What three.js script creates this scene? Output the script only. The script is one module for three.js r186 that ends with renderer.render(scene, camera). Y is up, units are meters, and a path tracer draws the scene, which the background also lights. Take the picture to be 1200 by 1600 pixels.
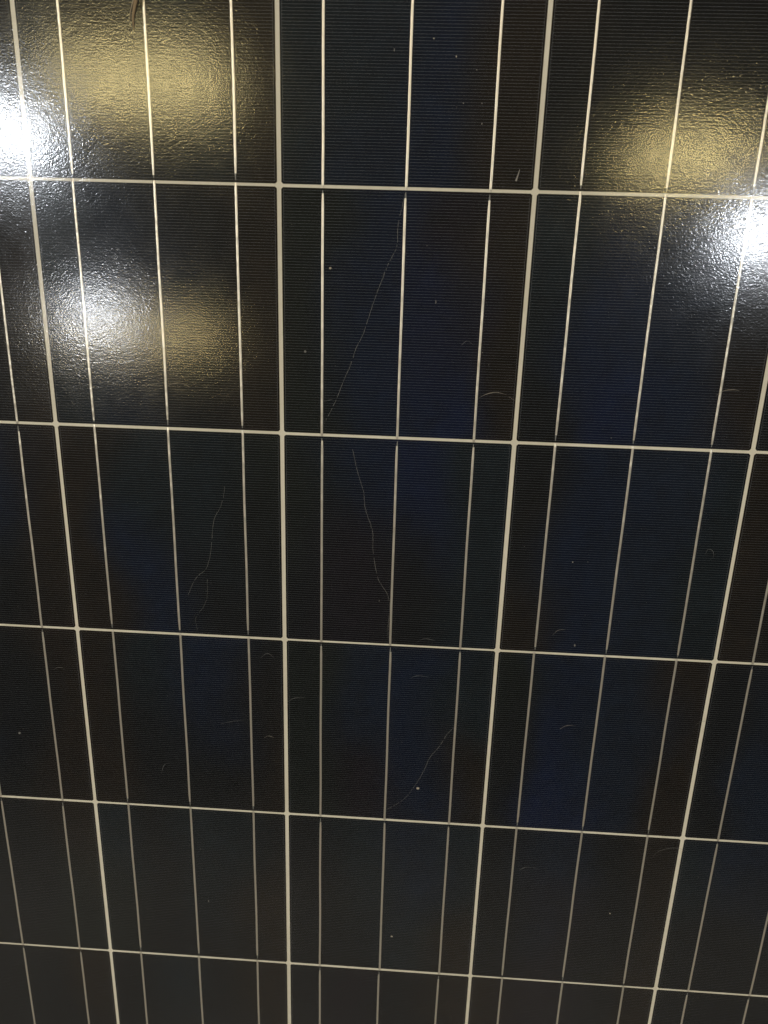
import * as THREE from 'three';
import { mergeGeometries } from 'three/addons/utils/BufferGeometryUtils.js';
import { RectAreaLightUniformsLib } from 'three/addons/lights/RectAreaLightUniformsLib.js';

// ---------------------------------------------------------------- stage: camera, exposure, lamps
RectAreaLightUniformsLib.init();
const scene = new THREE.Scene();
scene.background = new THREE.Color().setRGB(0.012, 0.011, 0.010);     // the dim rest of the hall
const renderer = new THREE.WebGLRenderer({ antialias: true });
renderer.toneMapping = THREE.LinearToneMapping;
renderer.toneMappingExposure = 1.3;
renderer.shadowMap.enabled = true;

// The solar panel leans back; its own axes are x to the right, y up its slope, z out of its face (metres, z = 0 is the face of the cells).
const LEAN = THREE.MathUtils.degToRad(35);
const CENTRE_X = 0.0795;                       // middle of the panel in its own axes
const panelTurn = new THREE.Matrix4().makeRotationX(-LEAN);
const panelPlace = new THREE.Matrix4().makeTranslation(0, 0.838 * Math.cos(LEAN) + 0.036 * Math.sin(LEAN) + 0.004, 0).multiply(panelTurn);

const camera = new THREE.PerspectiveCamera(66.65, 768 / 1024, 0.02, 60);
{
  const right = new THREE.Vector3(0.99806612, 0.02867719, -0.05515099);
  const up = new THREE.Vector3(-0.04439753, 0.94984068, -0.30956669);
  const back = new THREE.Vector3(0.04350715, 0.31141659, 0.949277);
  const m = new THREE.Matrix4().makeBasis(right, up, back).setPosition(0.01619, 0.27539, 0.52171).premultiply(panelPlace);
  m.decompose(camera.position, camera.quaternion, camera.scale);
  camera.scale.set(1, 1, 1);
  camera.focus = 0.56;
  camera.userData.fStop = 12;
}
scene.add(camera);

const CEILING = 3.6;
// warm panel luminaires [x, z, width, depth, radiance] and white round lamps [x, z, size, radiance] on the ceiling
const WARM = [
  [-1.37, 2.26, 0.78, 0.29, 17, [1.0, 0.81, 0.36], 'warm yellow rectangular ceiling light mirrored at the top left of the panel'],
  [1.29, 2.66, 0.58, 0.30, 17, [1.0, 0.81, 0.36], 'warm yellow rectangular ceiling light mirrored at the top right of the panel'],
  [-2.14, 4.60, 1.20, 0.44, 9.5, [1.0, 0.79, 0.36], 'long warm yellow ceiling light farthest from the panel, behind a round lamp'],
  [0.0, 0.95, 1.80, 0.50, 5.5, [1.0, 0.90, 0.76], 'long pale ceiling light straight above the leaning panel'],
];
const WHITE = [
  [-2.14, 2.58, 0.20, 225, 'bright white round ceiling lamp mirrored at the left edge'],
  [1.87, 3.18, 0.20, 225, 'bright white round ceiling lamp mirrored at the right edge'],
  [-2.36, 4.30, 0.20, 175, 'white round ceiling lamp in front of the long warm light'],
];
const WHITE_RGB = [0.88, 0.93, 1.0];

// ---------------------------------------------------------------- small helpers
let seed = 20240611;
const rnd = () => { seed |= 0; seed = seed + 0x6D2B79F5 | 0; let t = Math.imul(seed ^ seed >>> 15, 1 | seed); t = t + Math.imul(t ^ t >>> 7, 61 | t) ^ t; return ((t ^ t >>> 14) >>> 0) / 4294967296; };
const rr = (a, b) => a + (b - a) * rnd();
const gauss = () => Math.sqrt(-2 * Math.log(1 - rnd())) * Math.cos(2 * Math.PI * rnd());
const lin = (r, g, b) => new THREE.Color().setRGB(r, g, b);
const taken = {};
const numbered = (n) => { const k = taken[n] = (taken[n] ?? -1) + 1; return k ? `${n}_${String(k).padStart(3, '0')}` : n; };
function part(name, geometry, material, parent) {
  const m = new THREE.Mesh(geometry, material); m.name = name; m.castShadow = m.receiveShadow = true; parent.add(m); return m;
}
function tag(o, label, category, group) { o.userData.label = label; o.userData.category = category; if (group) o.userData.group = group; return o; }
// tileable field: white noise smoothed by repeated wrapped box filters
function smoothField(n, radius, passes = 3) {
  let a = new Float32Array(n * n), b = new Float32Array(n * n);
  for (let i = 0; i < n * n; i++) a[i] = gauss();
  const w = 2 * radius + 1;
  for (let p = 0; p < passes; p++) for (const [step, line] of [[1, n], [n, 1]]) {
    for (let l = 0; l < n; l++) {
      const o = l * line; let s = 0;
      for (let k = -radius; k <= radius; k++) s += a[o + ((k + n) % n) * step];
      for (let k = 0; k < n; k++) { b[o + k * step] = s / w; s += a[o + ((k + radius + 1) % n) * step] - a[o + ((k - radius + n) % n) * step]; }
    }
    [a, b] = [b, a];
  }
  let m = 0; for (const v of a) m += v * v; m = Math.sqrt(m / (n * n));
  for (let i = 0; i < n * n; i++) a[i] /= m;
  return a;
}
function texture(data, w, h, srgb = false) {
  const t = new THREE.DataTexture(data, w, h, THREE.RGBAFormat, THREE.UnsignedByteType);
  t.wrapS = t.wrapT = THREE.RepeatWrapping; t.magFilter = THREE.LinearFilter; t.minFilter = THREE.LinearMipmapLinearFilter; t.generateMipmaps = true;
  if (srgb) t.colorSpace = THREE.SRGBColorSpace;
  t.needsUpdate = true; return t;
}

// ---------------------------------------------------------------- the setting that the glass mirrors: floor, wall, ceiling
function slab(name, w, h, d, x, y, z, mat) {
  const m = part(name, new THREE.BoxGeometry(w, h, d), mat, scene); m.position.set(x, y, z); m.userData.kind = 'structure'; return m;
}
const nb = 512, fieldA = smoothField(nb, 2), fieldB = smoothField(nb, 12), fieldC = smoothField(nb, 40);
function patchyMap(lo, hi, repeat) {
  const d = new Uint8Array(nb * nb * 4);
  for (let i = 0; i < nb * nb; i++) {
    const t = THREE.MathUtils.clamp(0.5 + 0.10 * fieldA[i] + 0.14 * fieldB[i] + 0.18 * fieldC[i], 0, 1);
    for (let k = 0; k < 3; k++) d[4 * i + k] = lo[k] + (hi[k] - lo[k]) * t;
    d[4 * i + 3] = 255;
  }
  const m = texture(d, nb, nb, true); m.repeat.set(repeat, repeat); return m;
}
const concrete = new THREE.MeshStandardMaterial({ map: patchyMap([116, 112, 107], [166, 162, 156], 6), roughness: 0.85 });
const plaster = new THREE.MeshStandardMaterial({ map: patchyMap([150, 145, 135], [172, 166, 155], 4), roughness: 0.9 });
const boards = new THREE.MeshStandardMaterial({ map: patchyMap([48, 45, 42], [72, 69, 64], 6), roughness: 0.95 });
const backZ = -0.838 * Math.sin(LEAN) - 0.06;
slab('floor', 12, 0.2, 12, 0, -0.1, 4.5, concrete);
slab('wall', 12, 3.6, 0.2, 0, 1.8, backZ - 0.1, plaster);
slab('ceiling', 12, 0.2, 12, 0, CEILING + 0.1, 4.5, boards);

// ---------------------------------------------------------------- lamps on the ceiling
const housing = new THREE.MeshStandardMaterial({ color: lin(0.55, 0.55, 0.53), roughness: 0.5 });
function areaLight(parent, w, h, rgb, radiance, y) {
  const l = new THREE.RectAreaLight(lin(...rgb), radiance, w, h);
  l.position.set(0, y, 0); l.rotation.x = -Math.PI / 2; parent.add(l);
}
for (const [x, z, w, d, L, rgb, label] of WARM) {
  const g = new THREE.Group(); g.name = numbered('ceiling_light'); g.position.set(x, CEILING, z); scene.add(g);
  tag(g, label, 'ceiling light', 'rectangular lights on the ceiling');
  const frame = part('light_housing', new THREE.BoxGeometry(w + 0.06, 0.05, d + 0.06), housing, g); frame.position.y = -0.025;
  const glow = new THREE.MeshStandardMaterial({ color: lin(0.7, 0.7, 0.65), roughness: 0.6, emissive: lin(...rgb), emissiveIntensity: 0.5 });
  const diff = part('light_diffuser', new THREE.BoxGeometry(w, 0.012, d), glow, g); diff.position.y = -0.056;
  areaLight(g, w, d, rgb, L, -0.066);
}
for (const [x, z, s, L, label] of WHITE) {
  const g = new THREE.Group(); g.name = numbered('round_lamp'); g.position.set(x, CEILING, z); scene.add(g);
  tag(g, label, 'ceiling lamp', 'white round lamps on the ceiling');
  part('lamp_housing', new THREE.LatheGeometry([[0.001, 0], [0.07, 0], [0.08, -0.03], [s * 0.62, -0.07], [s * 0.64, -0.085], [s * 0.6, -0.087], [0.001, -0.087]].map(([a, b]) => new THREE.Vector2(a, b)), 32), housing, g);
  const glow = new THREE.MeshStandardMaterial({ color: lin(0.8, 0.8, 0.8), roughness: 0.5, emissive: lin(...WHITE_RGB), emissiveIntensity: 2 });
  const diff = part('lamp_diffuser', new THREE.CylinderGeometry(s * 0.56, s * 0.56, 0.012, 32), glow, g); diff.position.y = -0.094;
  areaLight(g, s, s, WHITE_RGB, L, -0.104);
}

// ---------------------------------------------------------------- the solar panel
const PX = 0.159, PY = 0.158, CELL_W = 0.1562, CELL_H = 0.1560, COLS = 6, ROWS = 10, GLASS_Z = 0.0034;
const panel = new THREE.Group(); panel.name = 'solar_panel';
panel.applyMatrix4(panelPlace); scene.add(panel);
tag(panel, 'dark solar panel of square cells under textured glass, leaning back', 'solar panel');
const colX = (c) => CENTRE_X + (c - (COLS - 1) / 2) * PX, rowY = (r) => ((ROWS - 1) / 2 - r) * PY;

// backsheet, frame
const sheetMat = new THREE.MeshStandardMaterial({ map: patchyMap([232, 225, 205], [246, 240, 222], 5), roughness: 0.8 });
const GW = COLS * PX + 0.036, GH = ROWS * PY + 0.044;
const sheet = part('backsheet', new THREE.BoxGeometry(GW, GH, 0.0008), sheetMat, panel); sheet.position.set(CENTRE_X, 0, -0.00065);
const alu = new THREE.MeshStandardMaterial({ color: lin(0.62, 0.62, 0.62), metalness: 1, roughness: 0.38 });
{
  const rail = (len) => {
    const s = new THREE.Shape([[0.009, 0.0062], [0.009, 0.0042], [-0.0015, 0.0042], [-0.0015, -0.030], [0.012, -0.030], [0.012, -0.032], [-0.0035, -0.032], [-0.0035, 0.0062]].map(([a, b]) => new THREE.Vector2(a, b)));
    return new THREE.ExtrudeGeometry(s, { depth: len, bevelEnabled: true, bevelSize: 0.0004, bevelThickness: 0.0004, bevelSegments: 2 }).translate(0, 0, -len / 2);
  };
  const tall = rail(GH + 0.0068), wide = rail(GW - 0.0195);
  for (const s of [-1, 1]) {
    const a = part('frame_rail', tall, alu, panel);
    const m = new THREE.Matrix4();
    m.makeBasis(new THREE.Vector3(-s, 0, 0), new THREE.Vector3(0, 0, 1), new THREE.Vector3(0, s, 0));
    a.quaternion.setFromRotationMatrix(m); a.position.set(CENTRE_X + s * GW / 2, 0, 0);
    const b = part('frame_rail', wide, alu, panel);
    m.makeBasis(new THREE.Vector3(0, -s, 0), new THREE.Vector3(0, 0, 1), new THREE.Vector3(-s, 0, 0));
    b.quaternion.setFromRotationMatrix(m); b.position.set(CENTRE_X, s * GH / 2, 0.00006);
  }
}

// cell wafer: thin square with small cut corners
function wafer() {
  const w = CELL_W / 2, h = CELL_H / 2, c = 0.0011, t = 0.00020;
  const o = [[-w + c, -h], [w - c, -h], [w, -h + c], [w, h - c], [w - c, h], [-w + c, h], [-w, h - c], [-w, -h + c]];
  const g = new THREE.ExtrudeGeometry(new THREE.Shape(o.map(([a, b]) => new THREE.Vector2(a, b))), { depth: t, bevelEnabled: false }).translate(0, 0, -t);
  const p = g.attributes.position, uv = new Float32Array(p.count * 2);
  for (let i = 0; i < p.count; i++) { uv[2 * i] = p.getX(i) / CELL_W + 0.5; uv[2 * i + 1] = p.getY(i) / CELL_H + 0.5; }
  g.setAttribute('uv', new THREE.BufferAttribute(uv, 2)); return g;
}
const waferGeo = wafer();

// anti-reflection coating tints: [left strip, left centre, right centre, right strip] of each cell
const TINT = {
  n: [0.0040, 0.0092, 0.0235],   // navy
  b: [0.0034, 0.0092, 0.0320],   // deep blue
  s: [0.0062, 0.0110, 0.0215],   // slate
  t: [0.0070, 0.0115, 0.0150],   // teal black
  k: [0.0066, 0.0070, 0.0080],   // neutral black
  g: [0.0080, 0.0100, 0.0085],   // greenish black
  w: [0.0135, 0.0095, 0.0062],   // brown
  p: [0.0095, 0.0070, 0.0105],   // plum black
};
const MAPPED = {   // rows from the top, columns from the left: upper half / lower half
  '2,0': 'kkkk/kkkk', '2,1': 'kktw/tktw', '2,2': 'ttnw/tsnw', '2,3': 'wkkw/kkkk', '2,4': 'kkkk/kkkk',
  '3,0': 'kkkw/kkkw', '3,1': 'tskw/tskw', '3,2': 'gnpw/gnbw', '3,3': 'tnsk/kbnw', '3,4': 'knkk/kkkk',
  '4,0': 'kknw/kkkw', '4,1': 'wttg/wnkk', '4,2': 'gnbt/kpkt', '4,3': 'knst/wnst', '4,4': 'wnkk/wkkw',
  '5,0': 'kkkw/knkw', '5,1': 'wtnk/wkkw', '5,2': 'gsnt/gpnw', '5,3': 'gnsw/kbsw', '5,4': 'ksnk/ksnk',
  '6,0': 'gkkw/gkkg', '6,1': 'tktk/gkkw', '6,2': 'ktst/kktw', '6,3': 'kskw/kpkw', '6,4': 'tsnk/kkkw',
  '7,0': 'kkkw/kkkk', '7,1': 'ktkw/kkkw', '7,2': 'kpkw/kkkk', '7,3': 'wpkw/wkkw', '7,4': 'kkkw/kkkw',
};
const SPARE = ['knkw/knkw', 'ksnt/kntw', 'wnnk/wkkw', 'gkkw/gkkg'];
const cellMats = {};
function cellMaterial(pattern) {
  if (cellMats[pattern]) return cellMats[pattern];
  const n = 128, d = new Uint8Array(n * n * 4), wx = smoothField(n, 17), wy = smoothField(n, 17), fine = smoothField(n, 1), mid = smoothField(n, 4);
  const [upper, lower] = pattern.split('/').map((s) => [...s].map((k) => TINT[k]));
  const at = [0.07, 0.34, 0.66, 0.93];
  const across = (row, u) => {
    let k = 0; while (k < 2 && u > at[k + 1]) k++;
    const t = THREE.MathUtils.smoothstep(u, at[k], at[k + 1]);
    return row[k].map((v, i) => v + (row[k + 1][i] - v) * t);
  };
  for (let y = 0; y < n; y++) for (let x = 0; x < n; x++) {
    const i = y * n + x, u = x / (n - 1) + 0.05 * wx[i], v = y / (n - 1) + 0.13 * wy[i];
    const a = across(upper, u), b = across(lower, u), t = THREE.MathUtils.smoothstep(v, 0.15, 0.85);
    const grain = 1 + 0.07 * fine[i] + 0.06 * mid[i];
    const c = lin(...[0, 1, 2].map((k) => (b[k] + (a[k] - b[k]) * t) * grain)).convertLinearToSRGB();
    d[4 * i] = c.r * 255 * 4; d[4 * i + 1] = c.g * 255 * 4; d[4 * i + 2] = c.b * 255 * 4; d[4 * i + 3] = 255;
  }
  const map = texture(d, n, n, true); map.wrapS = map.wrapT = THREE.ClampToEdgeWrapping;
  const k = Math.pow(1 / 4, 2.2);   // stored four times brighter in sRGB steps for precision
  return cellMats[pattern] = new THREE.MeshPhysicalMaterial({ map, color: lin(k, k, k), roughness: 0.6, specularIntensity: 0.25 });
}

// printed silver fingers: thin strips across the cell, two closing lines, joined
function fingerGrid() {
  const list = [], n = 87, w = CELL_W - 0.0026, h = CELL_H - 0.0030, z = 0.000012;
  const strip = (x0, y0, x1, y1) => { const g = new THREE.PlaneGeometry(x1 - x0, y1 - y0); g.translate((x0 + x1) / 2, (y0 + y1) / 2, z); return g; };
  for (let k = 0; k < n; k++) { const y = -h / 2 + h * k / (n - 1); list.push(strip(-w / 2, y - 0.00005, w / 2, y + 0.00005)); }
  for (const s of [-1, 1]) list.push(strip(s * w / 2 - 0.00006, -h / 2, s * w / 2 + 0.00006, h / 2));
  return mergeGeometries(list);
}
const fingerGeo = fingerGrid();
const silverPrint = new THREE.MeshStandardMaterial({ color: lin(0.150, 0.163, 0.188), roughness: 0.7 });

// printed busbar with pointed ends
const busbarGeo = (() => {
  const w = 0.00052, h = CELL_H / 2 - 0.0012, s = new THREE.Shape();
  s.moveTo(-w * 0.45, -h); s.lineTo(w * 0.45, -h); s.lineTo(w, -h + 0.004); s.lineTo(w, h - 0.004); s.lineTo(w * 0.45, h); s.lineTo(-w * 0.45, h); s.lineTo(-w, h - 0.004); s.lineTo(-w, -h + 0.004); s.closePath();
  return new THREE.ShapeGeometry(s).translate(0, 0, 0.00002);
})();
const busbarMat = new THREE.MeshStandardMaterial({ color: lin(0.22, 0.22, 0.21), roughness: 0.6 });

// solder coated ribbon: lies on the cell, then dips through the gap below the next cell
function ribbonGeo(inset, wob) {
  const half = 0.00080, prof = [[-1, 0], [-0.82, 0.62], [-0.35, 0.95], [0.35, 0.95], [0.82, 0.62], [1, 0]];
  const top = CELL_H / 2 - inset, low = -CELL_H / 2, path = [];
  const N = 22;
  for (let k = 0; k <= N; k++) { const t = k / N; path.push([wob * 0.00010 * Math.sin(t * 9 + wob * 7), top + (low + 0.0006 - top) * t, 0.00004 + 0.00005 * (1 + Math.sin(t * 23 + wob * 31)) * (t > 0.02 && t < 0.98 ? 1 : 0), k === 0 ? 0.7 : 1]); }
  path.push([0, low - 0.0002, 0.00002, 1], [0, low - 0.0010, -0.00016, 1], [0, low - 0.0019, -0.00024, 1]);
  const pos = [], uv = [], idx = [], m = prof.length;
  path.forEach(([x, y, z, s]) => prof.forEach(([a, b]) => { pos.push(x + a * half * s, y, z + b * 0.00018); uv.push(a * half / 0.04 + wob * 3.3, y / 0.04); }));
  for (let k = 0; k + 1 < path.length; k++) for (let j = 0; j + 1 < m; j++) { const a = k * m + j, b = a + m; idx.push(a, b, a + 1, a + 1, b, b + 1); }
  for (let j = 1; j + 1 < m; j++) idx.push(0, j, j + 1);
  const g = new THREE.BufferGeometry(); g.setAttribute('position', new THREE.Float32BufferAttribute(pos, 3)); g.setAttribute('uv', new THREE.Float32BufferAttribute(uv, 2)); g.setIndex(idx); g.computeVertexNormals(); return g;
}
const ribbonGeos = [0.0030, 0.0038, 0.0046, 0.0026, 0.0034, 0.0052].map((i, k) => ribbonGeo(i, 0.3 + 0.17 * k));
const solderRelief = (() => {
  const n = 256, h = smoothField(n, 4), h2 = smoothField(n, 14), d = new Uint8Array(n * n * 4);
  for (let y = 0; y < n; y++) for (let x = 0; x < n; x++) {
    const i = y * n + x, at = (a, b) => { const k = ((b + n) % n) * n + (a + n) % n; return 0.5 * h[k] + 1.6 * h2[k]; };
    d[4 * i] = 127.5 + 90 * (at(x - 1, y) - at(x + 1, y)); d[4 * i + 1] = 127.5 + 90 * (at(x, y - 1) - at(x, y + 1)); d[4 * i + 2] = d[4 * i + 3] = 255;
  }
  return texture(d, n, n);
})();
const solder = new THREE.MeshStandardMaterial({ color: lin(0.82, 0.76, 0.65), metalness: 0.78, roughness: 0.38, normalMap: solderRelief, normalScale: new THREE.Vector2(0.2, 0.2) });

// hairline crack drawn as a thin broken strip on the cell
function crackGeo(points, x0, y0, wide) {
  const curve = new THREE.CatmullRomCurve3(points.map(([x, y]) => new THREE.Vector3(x / 1000 - x0, y / 1000 - y0, 0)), false, 'centripetal');
  const n = Math.ceil(curve.getLength() / 0.0012), list = [];
  for (let k = 0; k < n; k++) {
    if (rnd() < 0.10) continue;
    const a = curve.getPoint(k / n), b = curve.getPoint(Math.min(1, (k + 0.92) / n)), d = b.clone().sub(a), w = wide * rr(0.55, 1.25);
    const g = new THREE.PlaneGeometry(w, d.length()); g.rotateZ(Math.atan2(d.y, d.x) - Math.PI / 2);
    g.translate((a.x + b.x) / 2 + 0.00008 * gauss(), (a.y + b.y) / 2, 0.00003); list.push(g);
  }
  return mergeGeometries(list);
}
const crackMat = new THREE.MeshStandardMaterial({ color: lin(0.22, 0.215, 0.20), roughness: 0.8 });
const CRACKS = {
  '3,2': [[[[-0.6, 313], [-1.6, 307], [-4.3, 295.2], [-4.7, 281.8], [-9.3, 272], [-13.5, 261.3], [-16.2, 254.1], [-19.7, 243.9], [-24.7, 227.5], [-29.6, 216.9], [-32.9, 206.3], [-37, 196.8], [-42.5, 182.4], [-49.4, 168.1]], 0.00024]],
  '4,2': [[[[-30.7, 148.7], [-27.8, 136], [-24.9, 126], [-22.5, 118.7], [-20.9, 106], [-15.5, 89.5], [-14.7, 74.9], [-10.4, 52.7], [-7.5, 47.8], [-3.1, 40.4], [-1.5, 32.8], [-1.6, 24], [-2.1, 15], [-1.8, 6]], 0.00024]],
  '4,1': [[[[-120.9, 118], [-122.1, 110.8], [-124.7, 102.1], [-129.2, 93.7], [-132.4, 71.5], [-134.3, 61.4], [-137.4, 53.7], [-143.4, 48.3], [-148.1, 40.4], [-151.3, 32.5]], 0.00019], [[[-136.3, 46.1], [-137.5, 30.6], [-140.2, 23.7], [-146.4, 13.9], [-145.9, 3.8]], 0.00014]],
  '5,2': [[[[50.7, -68.2], [46.1, -74.8], [40.7, -86.2], [34.2, -96], [30.2, -108.1], [25.2, -119.8], [21.9, -126.1], [17.1, -134.4], [10.7, -141], [1.6, -147.9]], 0.00024]],
};

for (let r = 0; r < ROWS; r++) for (let c = 0; c < COLS; c++) {
  const key = `${r},${c}`, x = colX(c) + 0.00012 * gauss(), y = rowY(r) + 0.00010 * gauss();
  const cell = part('solar_cell', waferGeo, cellMaterial(MAPPED[key] ?? SPARE[(r * 5 + c * 3) % SPARE.length]), panel);
  cell.position.set(x, y, 0);
  const grid = part('finger_grid', fingerGeo, silverPrint, cell); grid.userData.kind = 'stuff';
  for (const k of [-1, 0, 1]) {
    const bx = k * 0.052 + 0.00012 * gauss();
    const bar = part('busbar', busbarGeo, busbarMat, cell); bar.position.x = k * 0.052;
    const rib = part('ribbon', ribbonGeos[Math.floor(rnd() * ribbonGeos.length)], solder, cell); rib.position.x = bx;
    if (c % 2) rib.rotation.z = Math.PI;
  }
  for (const [pts, wide] of CRACKS[key] ?? []) part('crack', crackGeo(pts, x, y, wide), crackMat, cell);
}

// rolled glass sheet with its fine orange-peel relief
{
  const n = 2048, tile = 0.315, h1 = smoothField(n, 1, 3), h2 = smoothField(n, 3, 3), h3 = smoothField(n, 14, 3), d = new Uint8Array(n * n * 4);
  const h = new Float32Array(n * n); for (let i = 0; i < n * n; i++) h[i] = 1.0 * h1[i] + 0.5 * h2[i] + 0.4 * h3[i];
  const sx = new Float32Array(n * n), sy = new Float32Array(n * n); let q = 0;
  for (let y = 0; y < n; y++) for (let x = 0; x < n; x++) {
    const i = y * n + x; sx[i] = h[y * n + (x + 1) % n] - h[y * n + (x - 1 + n) % n]; sy[i] = h[((y + 1) % n) * n + x] - h[((y - 1 + n) % n) * n + x]; q += sx[i] * sx[i];
  }
  q = Math.sqrt(q / (n * n));
  for (let i = 0; i < n * n; i++) { d[4 * i] = THREE.MathUtils.clamp(127.5 - 34 * sx[i] / q, 0, 255); d[4 * i + 1] = THREE.MathUtils.clamp(127.5 - 34 * sy[i] / q, 0, 255); d[4 * i + 2] = 255; d[4 * i + 3] = 255; }
  const normalMap = texture(d, n, n); normalMap.repeat.set(GW / tile, GH / tile);
  const rd = new Uint8Array(nb * nb * 4);      // uneven wipe film
  for (let i = 0; i < nb * nb; i++) { rd.fill(THREE.MathUtils.clamp(218 + 8 * fieldA[i] + 8 * fieldB[i] + 8 * fieldC[i], 120, 255), 4 * i, 4 * i + 3); rd[4 * i + 3] = 255; }
  const smear = texture(rd, nb, nb); smear.repeat.set(GW / 0.5, GH / 0.7);
  const SLOPE = 0.0128;     // rms slope of the relief
  const glass = new THREE.MeshPhysicalMaterial({ color: 0xffffff, transmission: 1, thickness: 0, ior: 1.5, roughness: 0.148, roughnessMap: smear, normalMap, normalScale: new THREE.Vector2(SLOPE * 127.5 / 34, SLOPE * 127.5 / 34) });
  const pane = part('glass_sheet', new THREE.PlaneGeometry(GW, GH), glass, panel); pane.position.set(CENTRE_X, 0, GLASS_Z);
  pane.castShadow = false;
}

// ---------------------------------------------------------------- what lies on the glass
const TOP = GLASS_Z + 0.00005;
function place(mesh, xmm, ymm) { mesh.applyMatrix4(new THREE.Matrix4().makeTranslation(xmm / 1000, ymm / 1000, TOP).premultiply(panelPlace)); scene.add(mesh); }
// a fibre: flattened, tapered tube along points given in millimetres on the panel
function fibreGeo(points, rad, taper = (t) => Math.pow(Math.sin(Math.PI * (0.06 + 0.88 * t)), 0.7)) {
  const [ox, oy] = points[0], V = points.map(([x, y]) => new THREE.Vector3((x - ox) / 1000, (y - oy) / 1000, 0));
  const curve = V.length > 2 ? new THREE.CatmullRomCurve3(V) : new THREE.LineCurve3(V[0], V[1]);
  const n = 14, m = 6, pos = [], idx = [];
  for (let k = 0; k <= n; k++) {
    const t = k / n, p = curve.getPoint(t), d = curve.getTangent(t), r = rad * taper(t);
    for (let j = 0; j < m; j++) { const a = 2 * Math.PI * j / m; pos.push(p.x - d.y * Math.cos(a) * r, p.y + d.x * Math.cos(a) * r, 0.6 * r + 0.6 * r * Math.sin(a)); }
  }
  for (let k = 0; k < n; k++) for (let j = 0; j < m; j++) { const a = k * m + j, b = k * m + (j + 1) % m; idx.push(a, b, a + m, b, b + m, a + m); }
  const g = new THREE.BufferGeometry(); g.setAttribute('position', new THREE.Float32BufferAttribute(pos, 3)); g.setIndex(idx); g.computeVertexNormals(); return g;
}
const lint = new THREE.MeshPhysicalMaterial({ color: lin(0.40, 0.36, 0.29), roughness: 0.9, transmission: 0.5, thickness: 0 });
const faintLint = new THREE.MeshPhysicalMaterial({ color: lin(0.20, 0.20, 0.195), roughness: 0.9, transmission: 0.5, thickness: 0 });
const FIBRES = [
  [[[53.1, 188], [58, 190.7], [64.3, 192.2], [71.5, 190.8]], 0.42, 1, 'thick tan curved fibre between a ribbon and the wide gap, upper middle'],
  [[[72.9, 189.6], [77.8, 186.8]], 0.16, 1, 'tiny straight fibre touching the wide gap beside the thick tan fibre'],
  [[[39.3, 221.8], [43.2, 224.8], [48.4, 221.7]], 0.2, 0, 'faint small arched fibre above the thick tan fibre'],
  [[[-159.2, 186.4], [-153.8, 189.6], [-146.3, 190.3], [-141.1, 187.9]], 0.24, 1, 'pale arched fibre below the lower left lamp reflection'],
  [[[207.1, 195.5], [211.1, 198.6], [218.3, 199.7], [221.7, 199]], 0.3, 1, 'pale curved fibre crossing a ribbon below the right lamp reflection'],
  [[[-50.3, 181.8], [-44.3, 183.4]], 0.18, 0, 'short faint fibre where the long upper crack meets its ribbon'],
  [[[217.4, 84], [218.5, 88.4], [221.6, 88], [223.2, 83.3], [220.6, 80.3]], 0.26, 0, 'small looped fibre near the right edge at mid height'],
  [[[117.6, 15.9], [121.8, 20.8], [129.1, 21.7]], 0.2, 1, 'thin curved fibre just above a row gap, right of the middle'],
  [[[19.5, 5], [25, 8.5], [33.1, 7.4]], 0.24, 0, 'faint arched fibre touching the row gap below the middle crack'],
  [[[15.5, -25.2], [21.2, -22.7], [29.8, -23.2]], 0.28, 0, 'faint flat fibre just under the middle row gap'],
  [[[-97.4, -14.6], [-92, -10.5], [-86.2, -15]], 0.26, 0, 'faint arched fibre left of the wide gap, under a row gap'],
  [[[-78.4, -52.1], [-71.9, -47.7], [-64, -46.7]], 0.24, 0, 'faint rising fibre starting at the wide gap left of the middle'],
  [[[-96.3, -84.7], [-92.3, -82.7], [-87.8, -84.1]], 0.3, 1, 'small bright arched fibre left of the wide gap, lower left'],
  [[[-180, -124.3], [-176.8, -115], [-169.9, -112.1]], 0.3, 0, 'hooked grey fibre in the lower left cells'],
  [[[-129.9, -74.1], [-119.7, -71.2], [-106, -68.6]], 0.16, 0, 'long thin straight fibre reaching a ribbon, left of the middle'],
  [[[131.3, -61.7], [135.8, -58.6], [142.9, -58.1]], 0.26, 1, 'short pale curved fibre on a blue cell, lower right'],
  [[[230.9, -52.4], [234.6, -48.8], [242.5, -47.7]], 0.2, 0, 'faint fibre crossing the wide gap at the right'],
  [[[111.4, -196.5], [116.8, -192.9], [127.7, -193.9]], 0.36, 0, 'grey arched fibre low in the panel beside a ribbon'],
  [[[214.8, -176.8], [220.3, -168.8], [232.3, -164.8], [242.7, -167.1]], 0.3, 0, 'long curved fibre meeting the wide gap at the lower right'],
  [[[-259.6, -34.7], [-255.3, -32.2], [-249.3, -32.4]], 0.24, 0, 'faint arched fibre beside the left wide gap'],
];
function fuzzy() {   // thickness that swells and thins along the fibre, fuller towards one end
  const a = rr(0.3, 1.6), b = rr(0.4, 1.8), f = rr(5, 11), ph = rr(0, 6);
  return (t) => Math.pow(0.03 + t * 0.94, a) * Math.pow(0.97 - t * 0.94, b) * (a + b) * 0.95 * (1 + 0.38 * Math.sin(f * t + ph) + 0.2 * Math.sin(2.7 * f * t));
}
for (const [pts, rad, bright, label] of FIBRES) {
  const m = new THREE.Mesh(fibreGeo(pts, rad / 1000, fuzzy()), bright ? lint : faintLint); m.name = numbered('lint_fibre'); m.castShadow = m.receiveShadow = true;
  place(m, ...pts[0]); tag(m, label, 'fibre', 'lint fibres lying on the glass');
}
const crumb = new THREE.MeshStandardMaterial({ color: lin(0.50, 0.45, 0.36), roughness: 0.9 });
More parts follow.
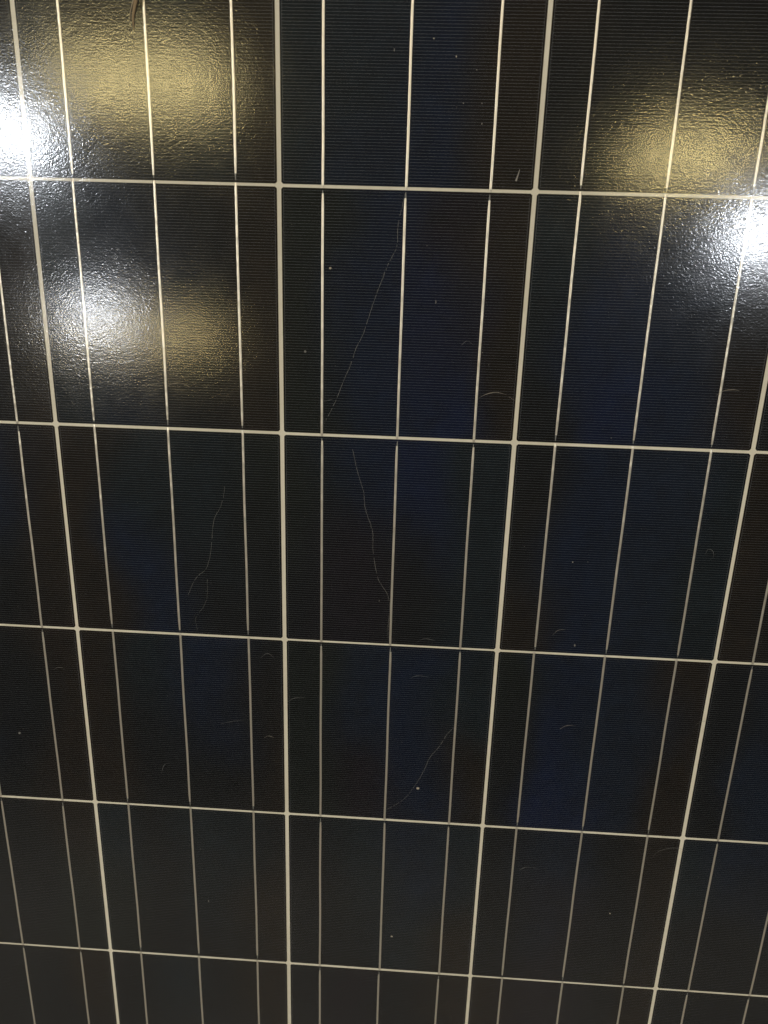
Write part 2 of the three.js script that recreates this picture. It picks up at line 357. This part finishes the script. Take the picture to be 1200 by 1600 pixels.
const greyCrumb = new THREE.MeshStandardMaterial({ color: lin(0.22, 0.21, 0.195), roughness: 0.9 });
function crumbGeo(a, b) {
  const g = new THREE.IcosahedronGeometry(1, 1), p = g.attributes.position;
  for (let i = 0; i < p.count; i++) { const k = 1 + 0.25 * Math.sin(7 * p.getX(i) + 3 * a * 1e4) * Math.cos(6 * p.getY(i) + 5); p.setXYZ(i, p.getX(i) * a * k, p.getY(i) * b * k, (p.getZ(i) * k + 0.9) * Math.min(a, b) * 0.7); }
  g.computeVertexNormals(); return g;
}
const CRUMBS = [
  [-46.6, 267.4, 0.85, 0.6, 1, 'pale tan crumb beside a ribbon in the upper middle cell'],
  [-62.8, 214.5, 0.8, 0.75, 0, 'dull tan crumb near the wide gap, left of the long upper crack'],
  [25.8, -122.5, 1.2, 0.95, 1, 'largest pale crumb, beside the lower crack'],
  [126.8, 74.6, 0.45, 0.6, 1, 'small pale crumb on a blue cell right of the middle'],
  [134.9, 9.6, 0.6, 0.9, 0, 'grey crumb just above a row gap, right of the middle'],
  [13.2, 397.1, 0.45, 0.5, 1, 'small white crumb highest up, right of the middle ribbon'],
  [26.8, 388.1, 0.45, 0.6, 1, 'small tan crumb second highest, right of the middle ribbon'],
  [39.2, 381.3, 0.4, 0.4, 0, 'tiny grey crumb near the right ribbon of the top middle cell'],
  [-9.7, 390.8, 0.3, 1.1, 0, 'short upright splinter left of the middle ribbon at the top'],
  [43.4, 363.8, 0.45, 0.45, 0, 'tiny tan crumb close to the right ribbon of the top middle cell'],
  [32.4, 363.6, 0.45, 0.45, 0, 'tiny grey crumb left of its twin, in the top middle cell'],
  [44.1, 352.8, 0.45, 0.7, 0, 'faint grey crumb lowest of the group in the top middle cell'],
  [9.9, -274.2, 0.9, 0.6, 1, 'pale flat crumb low in the middle near the bottom'],
  [189.1, -234.2, 0.6, 0.6, 1, 'small pale crumb near the lower right corner'],
  [-146.8, -249.5, 0.4, 1.5, 0, 'short upright splinter near the lower left corner'],
  [21.7, 248.7, 0.35, 1.5, 0, 'faint upright splinter above the middle, on a blue cell'],
  [-292.3, -92.9, 0.9, 0.9, 0, 'dull crumb near the left edge, lower half'],
  [143, 164.7, 0.45, 0.45, 0, 'tiny grey crumb just above a row gap at the right'],
];
for (const [x, y, a, b, bright, label] of CRUMBS) {
  const m = new THREE.Mesh(crumbGeo((a < 0.5 ? 0.8 : 1) * a / 1000, (a < 0.5 ? 0.8 : 1) * b / 1000), bright ? crumb : greyCrumb); m.name = numbered('dust_crumb'); m.castShadow = m.receiveShadow = true;
  place(m, x, y); tag(m, label, 'crumb', 'dust crumbs lying on the glass');
}
{
  const m = new THREE.Mesh(fibreGeo([[66.9, 321.5], [67.8, 324.6], [68.7, 328]], 0.00055, (t) => 1.05 - 0.75 * t), new THREE.MeshStandardMaterial({ color: lin(0.32, 0.30, 0.27), roughness: 0.9 }));
  m.name = 'plant_seed'; place(m, 66.9, 321.5); tag(m, 'slim pale seed with a thin tail above a row gap, near the wide gap', 'seed');
  const s = new THREE.Group(); s.name = 'dry_stalk';
  const straw = new THREE.MeshStandardMaterial({ color: lin(0.30, 0.215, 0.12), roughness: 0.8 });
  const husk = new THREE.MeshStandardMaterial({ color: lin(0.42, 0.35, 0.24), roughness: 0.85 });
  const pts = [[-158.6, 427], [-160.3, 420], [-161.9, 414.1], [-163.4, 409.2], [-164.5, 404.3], [-164.3, 398.6]];
  part('stem', fibreGeo(pts, 0.0017, (t) => Math.pow(1.02 - t, 0.6)), straw, s);
  const h = part('husk', fibreGeo([[-160.6, 423], [-163.2, 415], [-165.9, 407], [-166.4, 400]], 0.0006, (t) => 1.02 - t), husk, s);
  h.position.set(-0.0020, -0.004, 0.0004);
  place(s, ...pts[0]); tag(s, 'brown dry stalk tip on the glass at the upper left edge', 'stalk');
}
// loose dust grains, too many to count
{
  const n = 8000, g = new THREE.IcosahedronGeometry(1, 0), inst = new THREE.InstancedMesh(g, new THREE.MeshStandardMaterial({ color: lin(0.22, 0.21, 0.19), roughness: 0.95 }), n);
  inst.name = 'dust'; const o = new THREE.Object3D();
  for (let i = 0; i < n; i++) {
    const r = 0.000055 * Math.exp(0.5 * gauss());
    o.position.set(CENTRE_X + rr(-0.48, 0.48), rr(-0.78, 0.78), TOP); o.rotation.z = rr(0, 6.28); o.scale.set(r * rr(0.8, 2), r, r * 0.6); o.updateMatrix(); inst.setMatrixAt(i, o.matrix);
  }
  inst.applyMatrix4(panelPlace); inst.userData.kind = 'stuff'; tag(inst, 'fine pale dust grains scattered over the glass', 'dust'); inst.castShadow = inst.receiveShadow = true;
  scene.add(inst);
}

renderer.render(scene, camera);
